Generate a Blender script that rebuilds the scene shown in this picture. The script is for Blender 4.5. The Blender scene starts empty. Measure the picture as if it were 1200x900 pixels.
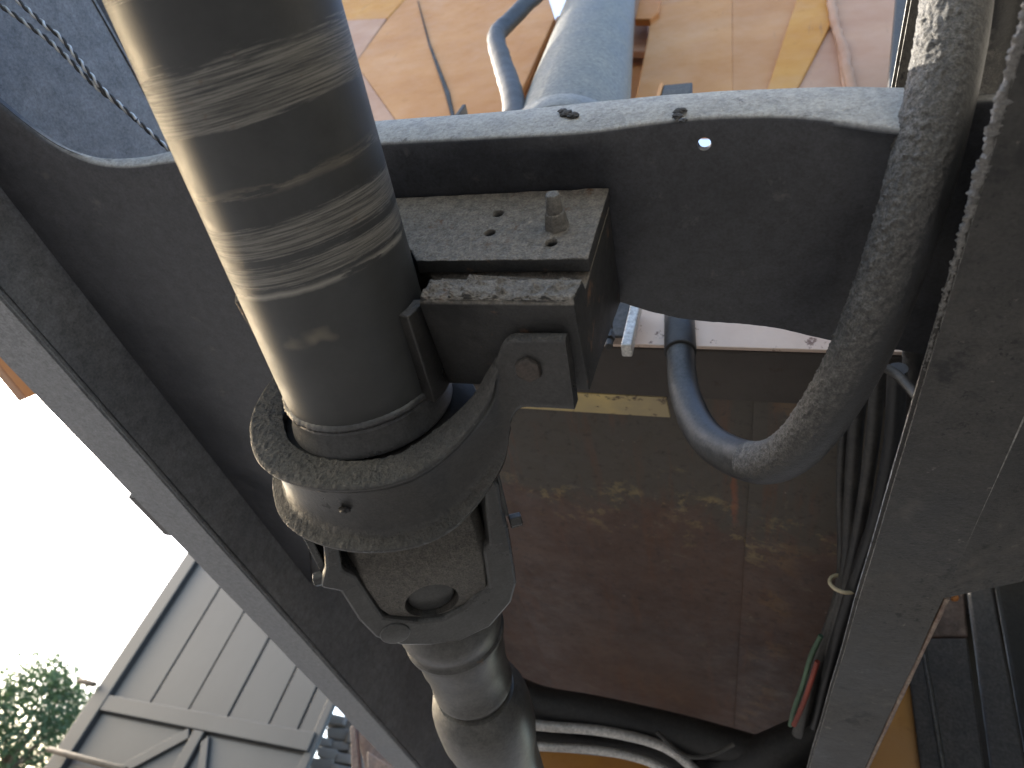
import bpy, bmesh, math, random
from mathutils import Vector, Matrix, noise
R = math.radians
random.seed(7)
scn = bpy.context.scene
col = scn.collection

# ------------------------------------------------------------------ camera
# truck axes: +X right, +Y along the truck (away from the camera), +Z up; camera at the origin
F = 800.0
VY = Vector((234, 837, F)).normalized()
VX = Vector((1, .05, -(234 + 837 * .05) / F)).normalized()
VZ = VX.cross(VY)
if VZ.y > 0: VZ = -VZ
cam_d = bpy.data.cameras.new('camera')
cam = bpy.data.objects.new('camera', cam_d); col.objects.link(cam)
cam_d.sensor_width = 36; cam_d.lens = F / 1200 * 36
cam_d.clip_start = .02; cam_d.clip_end = 600
right = Vector((VX.x, VY.x, VZ.x)); up = -Vector((VX.y, VY.y, VZ.y)); fwd = Vector((VX.z, VY.z, VZ.z))
cam.matrix_world = Matrix(((right.x, up.x, -fwd.x, 0), (right.y, up.y, -fwd.y, 0), (right.z, up.z, -fwd.z, 0), (0, 0, 0, 1)))
cam_d.dof.use_dof = True; cam_d.dof.focus_distance = .52; cam_d.dof.aperture_fstop = 9.0
scn.camera = cam

def ray(px, py):
    d = Vector((px - 600, py - 450, F))
    return Vector((d.dot(VX), d.dot(VY), d.dot(VZ)))
def P(px, py, ax, v):
    r = ray(px, py); return r * (v / r[ax])
def PD(px, py, depth):                       # point at a given depth along the view axis
    return ray(px, py) * (depth / F)

# ------------------------------------------------------------------ light
SUN = Vector((-.87, .20, .395)).normalized()
el = math.asin(SUN.z); az = math.atan2(SUN.x, SUN.y)
w = bpy.data.worlds.new('World'); scn.world = w; w.use_nodes = True
nt = w.node_tree; bg = nt.nodes['Background']
sky = nt.nodes.new('ShaderNodeTexSky'); sky.sky_type = 'NISHITA'; sky.sun_disc = False
sky.sun_elevation = el; sky.sun_rotation = az; sky.dust_density = 2.4; sky.air_density = 1.0; sky.ozone_density = 1.0
nt.links.new(sky.outputs[0], bg.inputs[0]); bg.inputs[1].default_value = .15
sd = bpy.data.lights.new('sun', 'SUN'); sd.energy = 3.0; sd.angle = R(.5); sd.color = (1, .93, .82)
so = bpy.data.objects.new('sun', sd); col.objects.link(so)
so.rotation_euler = (-SUN).to_track_quat('-Z', 'Y').to_euler()
vs = scn.view_settings
vs.view_transform = 'Standard'; vs.look = 'None'; vs.gamma = 1.0; vs.use_curve_mapping = False
vs.exposure = 2.42
scn.render.engine = 'CYCLES'
scn.cycles.max_bounces = 8

# ------------------------------------------------------------------ materials
class N:
    def __init__(s, name):
        s.m = bpy.data.materials.new(name); s.m.use_nodes = True
        s.t = s.m.node_tree; s.b = s.t.nodes['Principled BSDF']
        s.tc = s.t.nodes.new('ShaderNodeTexCoord').outputs['Object']
    def n(s, typ, **kw):
        x = s.t.nodes.new(typ)
        for k, v in kw.items(): setattr(x, k, v)
        return x
    def l(s, a, b): s.t.links.new(a, b)
    def mapv(s, scale, rot=(0, 0, 0), loc=(0, 0, 0), vec=None):
        m = s.n('ShaderNodeMapping'); m.inputs['Scale'].default_value = scale; m.inputs['Rotation'].default_value = rot
        m.inputs['Location'].default_value = loc
        s.l(vec or s.tc, m.inputs[0]); return m.outputs[0]
    def noise(s, scale, detail=5, rough=.6, vec=None, dist=0.0):
        x = s.n('ShaderNodeTexNoise'); x.inputs['Scale'].default_value = scale; x.inputs['Detail'].default_value = detail
        x.inputs['Roughness'].default_value = rough; x.inputs['Distortion'].default_value = dist
        s.l(vec or s.tc, x.inputs['Vector']); return x.outputs[0]
    def ramp(s, fac, stops, interp='LINEAR'):
        r = s.n('ShaderNodeValToRGB'); e = r.color_ramp; e.interpolation = interp
        while len(e.elements) < len(stops): e.elements.new(.5)
        for el_, (p, c) in zip(e.elements, stops):
            el_.position = p
            el_.color = (c, c, c, 1) if not isinstance(c, (tuple, list)) else (*c, 1)
        s.l(fac, r.inputs[0]); return r.outputs[0]
    def mix(s, fac, a, b, mode='MIX'):
        x = s.n('ShaderNodeMix', data_type='RGBA', blend_type=mode)
        for v, i in ((fac, 0), (a, 6), (b, 7)):
            if hasattr(v, 'is_linked') or hasattr(v, 'links'): s.l(v, x.inputs[i])
            elif i == 0: x.inputs[0].default_value = v
            else: x.inputs[i].default_value = (*v, 1)
        return x.outputs[2]
    def math(s, op, a, b=None, clamp=False):
        x = s.n('ShaderNodeMath', operation=op); x.use_clamp = clamp
        for v, i in ((a, 0), (b, 1)):
            if v is None: continue
            if hasattr(v, 'links'): s.l(v, x.inputs[i])
            else: x.inputs[i].default_value = v
        return x.outputs[0]
    def facing(s, d, lo, hi):
        g = s.n('ShaderNodeNewGeometry'); dp = s.n('ShaderNodeVectorMath', operation='DOT_PRODUCT')
        s.l(g.outputs['Normal'], dp.inputs[0]); dp.inputs[1].default_value = Vector(d).normalized()
        mr = s.n('ShaderNodeMapRange'); mr.inputs[1].default_value = lo; mr.inputs[2].default_value = hi
        s.l(dp.outputs['Value'], mr.inputs[0]); return mr.outputs[0]
    def bump(s, h, strength, dist, prev=None):
        b = s.n('ShaderNodeBump'); b.inputs['Strength'].default_value = strength; b.inputs['Distance'].default_value = dist
        s.l(h, b.inputs['Height'])
        if prev: s.l(prev, b.inputs['Normal'])
        return b.outputs[0]
    def done(s, color, rough, normal=None, metal=0.0, spec=.5):
        for v, k in ((color, 'Base Color'), (rough, 'Roughness'), (metal, 'Metallic'), (spec, 'Specular IOR Level')):
            if hasattr(v, 'links'): s.l(v, s.b.inputs[k])
            elif k == 'Base Color': s.b.inputs[k].default_value = (*v, 1)
            else: s.b.inputs[k].default_value = v
        if normal: s.l(normal, s.b.inputs['Normal'])
        return s.m

def grimy(name, dark, light, dust=(.30, .28, .24), ddir=(-.35, -.85, .35), dlo=.1, dhi=.9, dust_max=.9, gscale=420, gdist=.0016,
          rough=(.45, .8), base_rough_scale=14, specks=None, metal=0.0, bumpbase=.25, dvar=.45, pbase=.35):
    """Painted steel with road grime; dirt has caked on the sides that face the wheel spray."""
    s = N(name)
    big = s.noise(base_rough_scale, 6, .65)
    c = s.mix(s.ramp(big, [(.35, 0), (.68, 1)]), dark, light)
    fine = s.noise(gscale, 4, .7)
    grain = s.ramp(s.math('ADD', s.math('MULTIPLY', fine, .5), s.math('MULTIPLY', s.noise(base_rough_scale * 9, 7, .75), .5)), [(.36, .55), (.64, 1.45)])
    c = s.mix(1.0, c, grain, 'MULTIPLY')
    med = s.noise(gscale * .28, 5, .65)
    dm = s.facing(ddir, dlo, dhi)
    patch = s.ramp(med, [(.36, .0), (.56, 1)])
    dmask = s.math('MULTIPLY', s.math('MULTIPLY', dm, dust_max), s.math('ADD', s.math('MULTIPLY', patch, 1 - pbase), pbase), True)
    dcol = s.mix(s.ramp(fine, [(.3, 0), (.7, 1)]), tuple(v * dvar for v in dust), tuple(min(1, v * 1.3) for v in dust))
    c = s.mix(dmask, c, dcol)
    if specks:
        for sc, lo, hi, sccol in specks:
            c = s.mix(s.ramp(s.noise(sc, 5, .7), [(lo, 0), (hi, 1)]), c, sccol)
    h = s.math('ADD', s.math('MULTIPLY', fine, .6), med)
    hm = s.math('MULTIPLY', h, s.math('ADD', s.math('MULTIPLY', dmask, 1.0), bumpbase))
    nb = s.bump(hm, 1.0, gdist)
    rg = s.mix(dmask, s.ramp(big, [(.3, rough[0]), (.7, rough[1])]), (.92,) * 3)
    return s.done(c, rg, nb, metal, .5)

M = {}
M['rail'] = grimy('chassis_black_paint', (.016, .0155, .014), (.056, .052, .046), dust=(.5, .49, .46), ddir=(-1, -.2, 0), dlo=.3, dhi=.8, rough=(.38, .7), base_rough_scale=7, bumpbase=.5, specks=[(170, .61, .65, (.009, .009, .009)), (70, .65, .69, (.11, .10, .085)), (24, .60, .66, (.011, .0105, .010)), (9, .58, .70, (.070, .062, .052))])
M['cross'] = grimy('cross_member_black_paint', (.024, .0255, .030), (.048, .049, .055), dust=(.43, .42, .385), ddir=(-.1, -.98, .1), dlo=.45, dhi=.80, gscale=420, gdist=.0008, dvar=.75, pbase=.72, base_rough_scale=9, rough=(.28, .55), specks=[(110, .69, .73, (.012, .012, .013)), (38, .62, .72, (.075, .073, .070))])
M['bracket'] = grimy('bracket_rough_steel', (.020, .020, .020), (.036, .035, .033), dust=(.30, .268, .222), ddir=(0, -1, .1), dlo=.2, dhi=.8, gscale=620, gdist=.0026, dvar=.6, pbase=.6, specks=[(45, .60, .70, (.15, .085, .05))], bumpbase=.15)
M['hanger'] = grimy('hanger_grimy_steel', (.016, .016, .016), (.040, .038, .035), dust=(.105, .098, .088), ddir=(-.3, -.95, 0), dlo=.35, dhi=.9, gscale=520, gdist=.0026, dvar=.6, pbase=.55, rough=(.25, .45), base_rough_scale=22, specks=[(170, .66, .70, (.012, .012, .012))], bumpbase=.12)
M['cast'] = grimy('rough_cast_iron', (.045, .042, .038), (.085, .078, .068), dust=(.20, .185, .16), ddir=(.3, -.5, -.8), dlo=.3, dhi=1.0, dust_max=.7, gscale=700, gdist=.0018, rough=(.5, .8), bumpbase=.5)
M['yoke'] = grimy('smooth_grey_forging', (.030, .031, .031), (.056, .056, .054), dust=(.16, .155, .145), ddir=(-.3, -.8, -.2), dlo=.5, dhi=1.0, dust_max=.5, gscale=500, gdist=.0005, rough=(.22, .40), specks=[(90, .70, .74, (.16, .15, .13))], bumpbase=.12)
M['neck'] = grimy('pale_oily_steel', (.040, .039, .037), (.078, .075, .069), dust=(.25, .24, .22), ddir=(-.8, -.5, 0), dlo=.4, dhi=1.0, dust_max=.6, gscale=300, gdist=.0004, rough=(.3, .5), specks=[(30, .66, .74, (.16, .09, .05))], bumpbase=.1)
M['hose'] = grimy('dusty_rubber', (.010, .010, .011), (.022, .022, .022), dust=(.27, .257, .232), ddir=(-.45, -.85, -.05), dlo=.05, dhi=.95, dust_max=.95, gscale=800, gdist=.0020, pbase=.45, dvar=.3, rough=(.35, .6), bumpbase=.25)
M['hose_clean'] = grimy('plain_rubber', (.010, .010, .011), (.026, .026, .026), dust=(.12, .115, .105), ddir=(-.55, -.6, -.4), dlo=.3, dhi=1, dust_max=.5, gscale=300, gdist=.0004, rough=(.3, .5))
M['black'] = grimy('black_rubber', (.008, .008, .009), (.02, .02, .02), dust=(.06, .055, .05), dust_max=.4, gscale=200, gdist=.0004, rough=(.35, .6))
M['cable'] = grimy('cable_sheath', (.012, .012, .013), (.06, .055, .048), dust=(.12, .11, .095), dust_max=.5, gscale=300, gdist=.0004, rough=(.4, .6))
M['silver'] = grimy('aluminium_pipe', (.45, .44, .42), (.6, .58, .55), dust=(.3, .28, .25), dust_max=.4, gscale=300, gdist=.0003, rough=(.3, .5), metal=.5)
M['cyl'] = grimy('hydraulic_barrel_paint', (.125, .118, .103), (.20, .19, .165), dust=(.30, .285, .25), ddir=(-1, -.4, 0), dlo=.3, dhi=1, dust_max=.6, gscale=160, gdist=.0006, rough=(.4, .65), metal=.1)
M['rod'] = grimy('bare_steel_rod', (.014, .014, .014), (.035, .033, .031), dust=(.05, .048, .044), ddir=(-1, -.3, .3), dlo=.3, dhi=1, dust_max=.7, gscale=180, gdist=.001, rough=(.45, .65))
M['darksteel'] = grimy('dark_steel_section', (.022, .022, .024), (.045, .043, .042), dust=(.12, .11, .1), dust_max=.4, gscale=220, gdist=.0006)
M['dusty'] = grimy('dust_caked_steel', (.07, .065, .058), (.14, .13, .115), dust=(.25, .235, .20), ddir=(0, -1, 0), dlo=-.2, dhi=.8, gscale=600, gdist=.0016, pbase=.6)
M['worn'] = grimy('worn_rusty_edge', (.12, .065, .04), (.30, .24, .19), dust=(.35, .3, .25), dust_max=.5, gscale=120, gdist=.0006, base_rough_scale=40)
M['web'] = grimy('glare_pale_web_paint', (.13, .137, .148), (.18, .186, .194), dust=(.24, .23, .22), dust_max=.4, rough=(.35, .6), base_rough_scale=8)  # base colour lightened to stand in for lens glare over the inner web
M['shade_steel'] = grimy('shade_dark_steel', (.008, .008, .008), (.018, .017, .016), dust=(.03, .028, .025), dust_max=.4, gscale=220, gdist=.0006)  # near-black colour stands in for the deep shade round the step box
M['crust'] = grimy('dry_pale_crust', (.10, .097, .09), (.19, .184, .17), dust=(.26, .25, .235), ddir=(-1, -.3, 0), dlo=-.3, dhi=.8, gscale=900, gdist=.0012, pbase=.6)
M['bolt'] = grimy('rusty_bolt_head', (.030, .024, .020), (.06, .048, .040), dust=(.09, .08, .07), dust_max=.6, gscale=500, gdist=.0012)
M['rust'] = grimy('red_brown_primer', (.035, .017, .012), (.065, .033, .023), dust=(.25, .2, .16), dust_max=.4, gscale=90, gdist=.001)

def peach(name, a, b, rust=.5, streak=None):
    s = N(name)
    n1 = s.noise(5, 7, .65); n2 = s.noise(22, 6, .7); n3 = s.noise(2.2, 5, .6)
    c = s.mix(s.ramp(n1, [(.35, 0), (.65, 1)]), a, b)
    c = s.mix(s.ramp(n3, [(.5, 0), (.7, .55)]), c, (.45, .27, .16))
    if rust: c = s.mix(s.ramp(n2, [(.60, 0), (.74, rust)]), c, (.33, .15, .06))
    sc = s.noise(6, 4, .6, vec=s.mapv((6, 6, .6)))
    c = s.mix(s.ramp(sc, [(.66, 0), (.74, .55)]), c, (.18, .11, .08))
    return s.done(c, s.ramp(n2, [(.3, .55), (.7, .8)]), s.bump(n2, .4, .002), 0.0, .25)
M['peach'] = peach('weathered_orange_paint', (.42, .19, .062), (.50, .255, .105))
M['peach2'] = peach('pale_orange_paint', (.40, .185, .068), (.47, .24, .105), .3)
M['mauve'] = peach('faded_pink_primer', (.37, .20, .125), (.44, .265, .175), .15)
M['yellow'] = peach('yellow_overspray', (.44, .19, .032), (.52, .26, .06), .5)
M['orange'] = peach('bright_orange_paint', (.44, .17, .05), (.50, .22, .07), .4)

def underbody():
    s = N('underbody_primer')
    n1 = s.noise(6, 7, .65); n2 = s.noise(26, 7, .7); n3 = s.noise(9, 8, .72, dist=.6)
    c = s.mix(s.ramp(n1, [(.35, 0), (.65, 1)]), (.070, .040, .030), (.115, .070, .052))
    # dusty grey film on the side near the cross beam, with ragged edge and yellow paint showing through
    sep = s.n('ShaderNodeSeparateXYZ'); s.l(s.tc, sep.inputs[0])
    yy = s.math('ADD', sep.outputs[1], s.math('MULTIPLY', s.math('SUBTRACT', n3, .5), .38))
    film = s.ramp(yy, [(.86, 1), (.90, 0)])
    c = s.mix(s.math('MULTIPLY', film, .85), c, s.mix(n2, (.044, .040, .032), (.092, .082, .064)))
    edge = s.ramp(yy, [(.80, 0), (.86, 1), (.885, 1), (.95, 0)])
    ym = s.math('MULTIPLY', edge, s.ramp(s.noise(20, 8, .75), [(.52, 0), (.60, 1)]))
    c = s.mix(s.math('MULTIPLY', ym, .8), c, (.26, .195, .09))
    xp = s.math('ADD', sep.outputs[0], s.math('MULTIPLY', s.math('SUBTRACT', n3, .5), .10))
    strip = s.ramp(s.math('ADD', xp, .5), [(.515, 0), (.535, .8), (.56, .8), (.60, 0)])
    sm = s.math('MULTIPLY', strip, s.ramp(s.noise(11, 6, .7), [(.54, 0), (.60, 1)]))
    c = s.mix(s.math('MULTIPLY', sm, .75), c, (.17, .098, .045))
    xs_ = s.math('ADD', s.math('ADD', sep.outputs[0], .5), s.math('MULTIPLY', s.math('SUBTRACT', n2, .5), .02))
    stk = s.math('MULTIPLY', s.ramp(xs_, [(.485, 0), (.488, 1), (.491, 1), (.494, 0)]), s.ramp(sep.outputs[1], [(.70, 0), (.72, 1), (.86, 1), (.90, 0)]))
    c = s.mix(s.math('MULTIPLY', stk, .75), c, (.24, .075, .03))
    drip = s.noise(1.0, 6, .7, vec=s.mapv((38, 4, 1)))
    c = s.mix(s.ramp(drip, [(.52, 0), (.66, .65)]), c, (.115, .055, .032))
    c = s.mix(s.ramp(s.noise(70, 6, .75), [(.54, 0), (.66, .8)]), c, (.034, .025, .021))
    c = s.mix(s.ramp(s.noise(15, 7, .75, dist=.4), [(.60, 0), (.66, .55)]), c, (.15, .12, .085))
    sp = s.ramp(s.noise(55, 4, .7), [(.69, 0), (.73, 1)])
    c = s.mix(s.math('MULTIPLY', sp, .6), c, (.42, .36, .30))
    return s.done(c, s.ramp(n2, [(.3, .4), (.7, .7)]), s.bump(n2, .5, .003))
M['under'] = underbody()
def beam():
    s = N('dirty_beam_paint')
    n1 = s.noise(8, 7, .65); n2 = s.noise(40, 6, .7)
    c = s.mix(s.ramp(n1, [(.35, 0), (.65, 1)]), (.040, .033, .028), (.066, .055, .047))
    c = s.mix(s.ramp(n2, [(.62, 0), (.68, .9)]), c, (.05, .035, .028))
    return s.done(c, .7, s.bump(n2, .5, .003))
M['beam'] = beam()
def pinkface():
    s = N('spotted_pink_paint')
    n1 = s.noise(8, 5, .6); n2 = s.noise(55, 5, .7)
    c = s.mix(s.ramp(n1, [(.35, 0), (.65, 1)]), (.52, .38, .30), (.64, .50, .41))
    c = s.mix(s.ramp(n2, [(.61, 0), (.66, .9)]), c, (.14, .07, .05))
    return s.done(c, .55, s.bump(n2, .3, .002))
M['pinkface'] = pinkface()
def ylip():
    s = N('spotted_yellow_paint')
    n2 = s.noise(60, 5, .65); n1 = s.noise(7, 5, .6)
    c = s.mix(s.ramp(n1, [(.40, 0), (.62, 1)]), (.62, .47, .19), (.40, .32, .18))
    c = s.mix(s.ramp(n2, [(.58, 0), (.66, .95)]), c, (.07, .045, .03))
    return s.done(c, .6, s.bump(n2, .3, .002))
M['ylip'] = ylip()

def shaft_mat():
    """Rings scraped through the black paint along the tube (local Y runs along the shaft)."""
    s = N('scraped_shaft_paint')
    sep = s.n('ShaderNodeSeparateXYZ'); s.l(s.tc, sep.inputs[0])
    y = sep.outputs[1]
    # rings lean a little
    skew = s.math('ADD', y, s.math('MULTIPLY', sep.outputs[0], .10))
    wob = s.math('ADD', skew, s.math('MULTIPLY', s.math('SUBTRACT', s.noise(26, 5, .65), .5), .0045))
    lo, hi = -.35, .35
    f = s.math('DIVIDE', s.math('SUBTRACT', wob, lo), hi - lo)
    q = lambda t: (t - lo) / (hi - lo)
    band = s.ramp(f, [(q(-.3), .7), (q(-.12), .1), (q(.03), .25), (q(.056), .6), (q(.066), .15), (q(.082), .12), (q(.092), .72), (q(.118), 1.0), (q(.1225), .05),
                      (q(.150), .10), (q(.153), .55), (q(.158), .08), (q(.167), .12), (q(.172), .85), (q(.186), .95), (q(.190), .25), (q(.197), .9), (q(.206), .8), (q(.209), .04), (q(.30), .0), (q(.34), .0)])
    cv = s.n('ShaderNodeCombineXYZ'); s.l(s.math('MULTIPLY', sep.outputs[0], .35), cv.inputs[0]); s.l(s.math('MULTIPLY', skew, 22), cv.inputs[1]); s.l(s.math('MULTIPLY', sep.outputs[2], .35), cv.inputs[2])
    rings = s.noise(60, 6, .75, vec=cv.outputs[0])
    cv2 = s.n('ShaderNodeCombineXYZ'); s.l(s.math('MULTIPLY', sep.outputs[0], 8), cv2.inputs[0]); s.l(s.math('MULTIPLY', wob, 60), cv2.inputs[1]); s.l(s.math('MULTIPLY', sep.outputs[2], 8), cv2.inputs[2])
    patch = s.noise(3.2, 6, .7, vec=cv2.outputs[0])
    blot = s.noise(130, 5, .7)
    thr = s.math('ADD', s.math('MULTIPLY', rings, 1.0), s.math('MULTIPLY', patch, .35))
    v = s.math('ADD', s.math('SUBTRACT', s.math('MULTIPLY', band, .46), .60), thr)
    mask = s.ramp(v, [(.36, 0), (.43, 1)])
    mask = s.math('MULTIPLY', mask, s.ramp(band, [(.0, .05), (.15, .75), (.5, 1)]))
    base = s.mix(s.ramp(s.noise(30, 6, .7), [(.35, 0), (.65, 1)]), (.030, .031, .031), (.047, .048, .047))
    tan = s.mix(s.ramp(rings, [(.42, 0), (.58, 1)]), (.038, .0375, .035), (.20, .190, .168))
    tan = s.mix(s.ramp(blot, [(.62, 0), (.72, .6)]), tan, (.11, .07, .045))
    c = s.mix(mask, base, tan)
    # thin bare line and small scuffs
    ln = s.ramp(f, [(q(.2095), 0), (q(.2105), 1), (q(.212), 1), (q(.213), 0)])
    c = s.mix(s.math('MULTIPLY', ln, s.ramp(patch, [(.46, 0), (.52, .9)])), c, (.28, .265, .23))
    ln2 = s.ramp(f, [(q(.150), 0), (q(.151), 1), (q(.1525), 1), (q(.1535), 0)])
    c = s.mix(s.math('MULTIPLY', ln2, s.ramp(patch, [(.44, 0), (.5, .9)])), c, (.22, .19, .145))
    sc = s.math('MULTIPLY', s.ramp(f, [(q(.236), 0), (q(.240), 1), (q(.246), 1), (q(.249), 0)]), s.ramp(s.noise(17, 3, .5), [(.52, 0), (.57, .9)]))
    c = s.mix(sc, c, (.16, .14, .105))
    rgh = s.mix(mask, s.ramp(s.noise(60, 4, .6), [(.3, .42), (.7, .56)]), (.55,) * 3)
    h = s.math('ADD', s.math('MULTIPLY', mask, -.5), s.math('ADD', s.math('MULTIPLY', rings, .5), s.math('MULTIPLY', s.noise(900, 3, .6), .25)))
    return s.done(c, rgh, s.bump(h, .45, .0006), 0.0, .5)
M['shaft'] = shaft_mat()
def weldy():
    return grimy('weld_and_collar', (.04, .04, .041), (.075, .075, .074), dust=(.2, .19, .17), ddir=(-1, -.5, 0), dlo=.3, dhi=1, dust_max=.5, gscale=500, gdist=.0008, rough=(.25, .45), bumpbase=.2)
M['collar'] = weldy()

def gatem():
    s = N('grey_gate_paint')
    n1 = s.noise(1.5, 5, .6); n2 = s.noise(30, 5, .6)
    c = s.mix(s.ramp(n1, [(.3, 0), (.7, 1)]), (.024, .025, .025), (.042, .043, .042))
    return s.done(c, .55, s.bump(n2, .2, .002))
M['gate'] = gatem()
def plain(name, c, rough=.7, sc=20, var=.35, bd=.002):
    s = N(name); n1 = s.noise(sc, 6, .65)
    return s.done(s.mix(s.ramp(n1, [(.3, 0), (.7, 1)]), tuple(v * (1 - var) for v in c), tuple(min(1, v * (1 + var)) for v in c)), rough, s.bump(n1, .5, bd))
M['gate_gap'] = plain('gate_backing', (.03, .03, .032))
M['stone'] = plain('grey_stone', (.16, .157, .15), .85, 14, .3, .004)
M['ground'] = plain('dry_dusty_ground', (.10, .10, .102), .95, 1.5, .25, .02)
M['concrete'] = plain('concrete', (.3, .3, .28), .9)
M['bark'] = plain('bark', (.12, .09, .06), .9)
M['zip'] = plain('beige_tie', (.55, .45, .28), .5)
M['red'] = plain('red_wire', (.20, .035, .02), .5)
M['green'] = plain('green_wire', (.06, .11, .065), .5)
def ropem():
    s = N('twisted_wire'); n1 = s.noise(300, 3, .6)
    return s.done(s.mix(n1, (.30, .31, .32), (.62, .63, .63)), .4, None, .6)
M['rope'] = ropem()
M['rope_dark'] = plain('dark_strand', (.03, .03, .032), .6)
def leafm(name, c):
    s = N(name); oi = s.n('ShaderNodeNewGeometry')
    n1 = s.noise(2.2, 4, .6)
    cc = s.mix(n1, tuple(v * .6 for v in c), tuple(v * 1.5 for v in c))
    s.done(cc, .6)
    s.b.inputs['Transmission Weight'].default_value = 0
    tr = s.n('ShaderNodeBsdfTranslucent'); s.l(cc, tr.inputs[0])
    mx = s.n('ShaderNodeMixShader'); mx.inputs[0].default_value = .35
    out = s.t.nodes['Material Output']
    s.l(s.b.outputs[0], mx.inputs[1]); s.l(tr.outputs[0], mx.inputs[2]); s.l(mx.outputs[0], out.inputs[0])
    return s.m
M['leaf'] = leafm('leaf_green', (.05, .085, .035))

# ------------------------------------------------------------------ mesh helpers
def link(name, me, mat, parent=None, smooth=False):
    o = bpy.data.objects.new(name, me); col.objects.link(o)
    if mat: me.materials.append(M[mat])
    if smooth:
        for p in me.polygons: p.use_smooth = True
    if parent: o.parent = parent
    return o
def frompy(name, vs_, fs, mat, parent=None, smooth=False, sharp=None):
    me = bpy.data.meshes.new(name); me.from_pydata([tuple(v) for v in vs_], [], fs)
    bm = bmesh.new(); bm.from_mesh(me); bmesh.ops.recalc_face_normals(bm, faces=bm.faces); bm.to_mesh(me); bm.free()
    o = link(name, me, mat, parent, smooth)
    if sharp:
        me.set_sharp_from_angle(angle=R(sharp))
    return o
def finish(name, bm, mat, parent=None, bevel=0, segs=2, smooth=False, sharp=35):
    bmesh.ops.recalc_face_normals(bm, faces=bm.faces); bm.normal_update()
    if bevel:
        bmesh.ops.bevel(bm, geom=[e for e in bm.edges if len(e.link_faces) == 2 and e.calc_face_angle(0) > R(25)], offset=bevel, segments=segs, affect='EDGES', profile=.5)
    bmesh.ops.recalc_face_normals(bm, faces=bm.faces)
    me = bpy.data.meshes.new(name); bm.to_mesh(me); bm.free()
    o = link(name, me, mat, parent, smooth)
    if smooth: me.set_sharp_from_angle(angle=R(sharp))
    return o
def box(name, lo, hi, mat, parent=None, bevel=.002):
    bm = bmesh.new(); bmesh.ops.create_cube(bm, size=1)
    for v in bm.verts:
        v.co = Vector([lo[i] + (v.co[i] + .5) * (hi[i] - lo[i]) for i in range(3)])
    return finish(name, bm, mat, parent, bevel)
def slab(name, pts, thick, mat, parent=None, bevel=.002, flip=None):
    """Flat polygon (3-D corners) given thickness away from the camera side."""
    pts = [Vector(p) for p in pts]
    n = Vector((0, 0, 0))
    for i in range(len(pts)):
        a, b = pts[i], pts[(i + 1) % len(pts)]; n += a.cross(b)
    n.normalize()
    c = sum(pts, Vector()) / len(pts)
    d = flip if flip is not None else c
    if n.dot(d) < 0: n = -n
    k = len(pts)
    bm = bmesh.new()
    va = [bm.verts.new(p) for p in pts]; vb = [bm.verts.new(p + n * thick) for p in pts]
    bm.faces.new(va); bm.faces.new(vb[::-1])
    for i in range(k): bm.faces.new((va[i], vb[i], vb[(i + 1) % k], va[(i + 1) % k]))
    return finish(name, bm, mat, parent, bevel)
def extrude_poly(name, prof, axis_vec, origin, eu, ev, length, mat, parent=None, bevel=.0):
    """Profile (u, v) in the plane eu/ev at origin, pushed along axis_vec."""
    bm = bmesh.new(); k = len(prof)
    va = [bm.verts.new(origin + eu * u + ev * v) for u, v in prof]
    vb = [bm.verts.new(origin + eu * u + ev * v + axis_vec * length) for u, v in prof]
    bm.faces.new(va); bm.faces.new(vb[::-1])
    for i in range(k): bm.faces.new((va[i], vb[i], vb[(i + 1) % k], va[(i + 1) % k]))
    return finish(name, bm, mat, parent, bevel)
def catmull(pts, n):
    pts = [Vector(p) for p in pts]; out = []
    e = [pts[0] * 2 - pts[1]] + pts + [pts[-1] * 2 - pts[-2]]
    for i in range(1, len(e) - 2):
        for k in range(n):
            t = k / n; a, b, c, d = e[i - 1], e[i], e[i + 1], e[i + 2]
            out.append(.5 * ((2 * b) + (c - a) * t + (2 * a - 5 * b + 4 * c - d) * t * t + (3 * b - a - 3 * c + d) * t ** 3))
    out.append(pts[-1]); return out
def frames(path):
    out = []; u = None
    for i, p in enumerate(path):
        t = (path[min(i + 1, len(path) - 1)] - path[max(i - 1, 0)]).normalized()
        if u is None:
            u = t.orthogonal().normalized()
        else:
            u = (u - t * u.dot(t)).normalized()
        out.append((p, t, u, t.cross(u)))
    return out
def tube(name, path, rad, mat, parent=None, seg=16, disp=None, closed_ends=True):
    """rad: number or list; disp(p, n) gives an extra offset along the normal."""
    vs_, fs = [], []
    fr = frames(path)
    for i, (p, t, u, v) in enumerate(fr):
        r = rad if not isinstance(rad, (list, tuple)) else rad[i]
        for k in range(seg):
            a = 2 * math.pi * k / seg; n = u * math.cos(a) + v * math.sin(a)
            q = p + n * r
            if disp: q = q + n * disp(q, n)
            vs_.append(q)
    L = len(fr)
    for i in range(L - 1):
        for k in range(seg):
            k2 = (k + 1) % seg
            fs.append((i * seg + k, i * seg + k2, (i + 1) * seg + k2, (i + 1) * seg + k))
    if closed_ends:
        fs.append(tuple(range(seg))[::-1]); fs.append(tuple((L - 1) * seg + k for k in range(seg)))
    return frompy(name, vs_, fs, mat, parent, True, 50)
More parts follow.
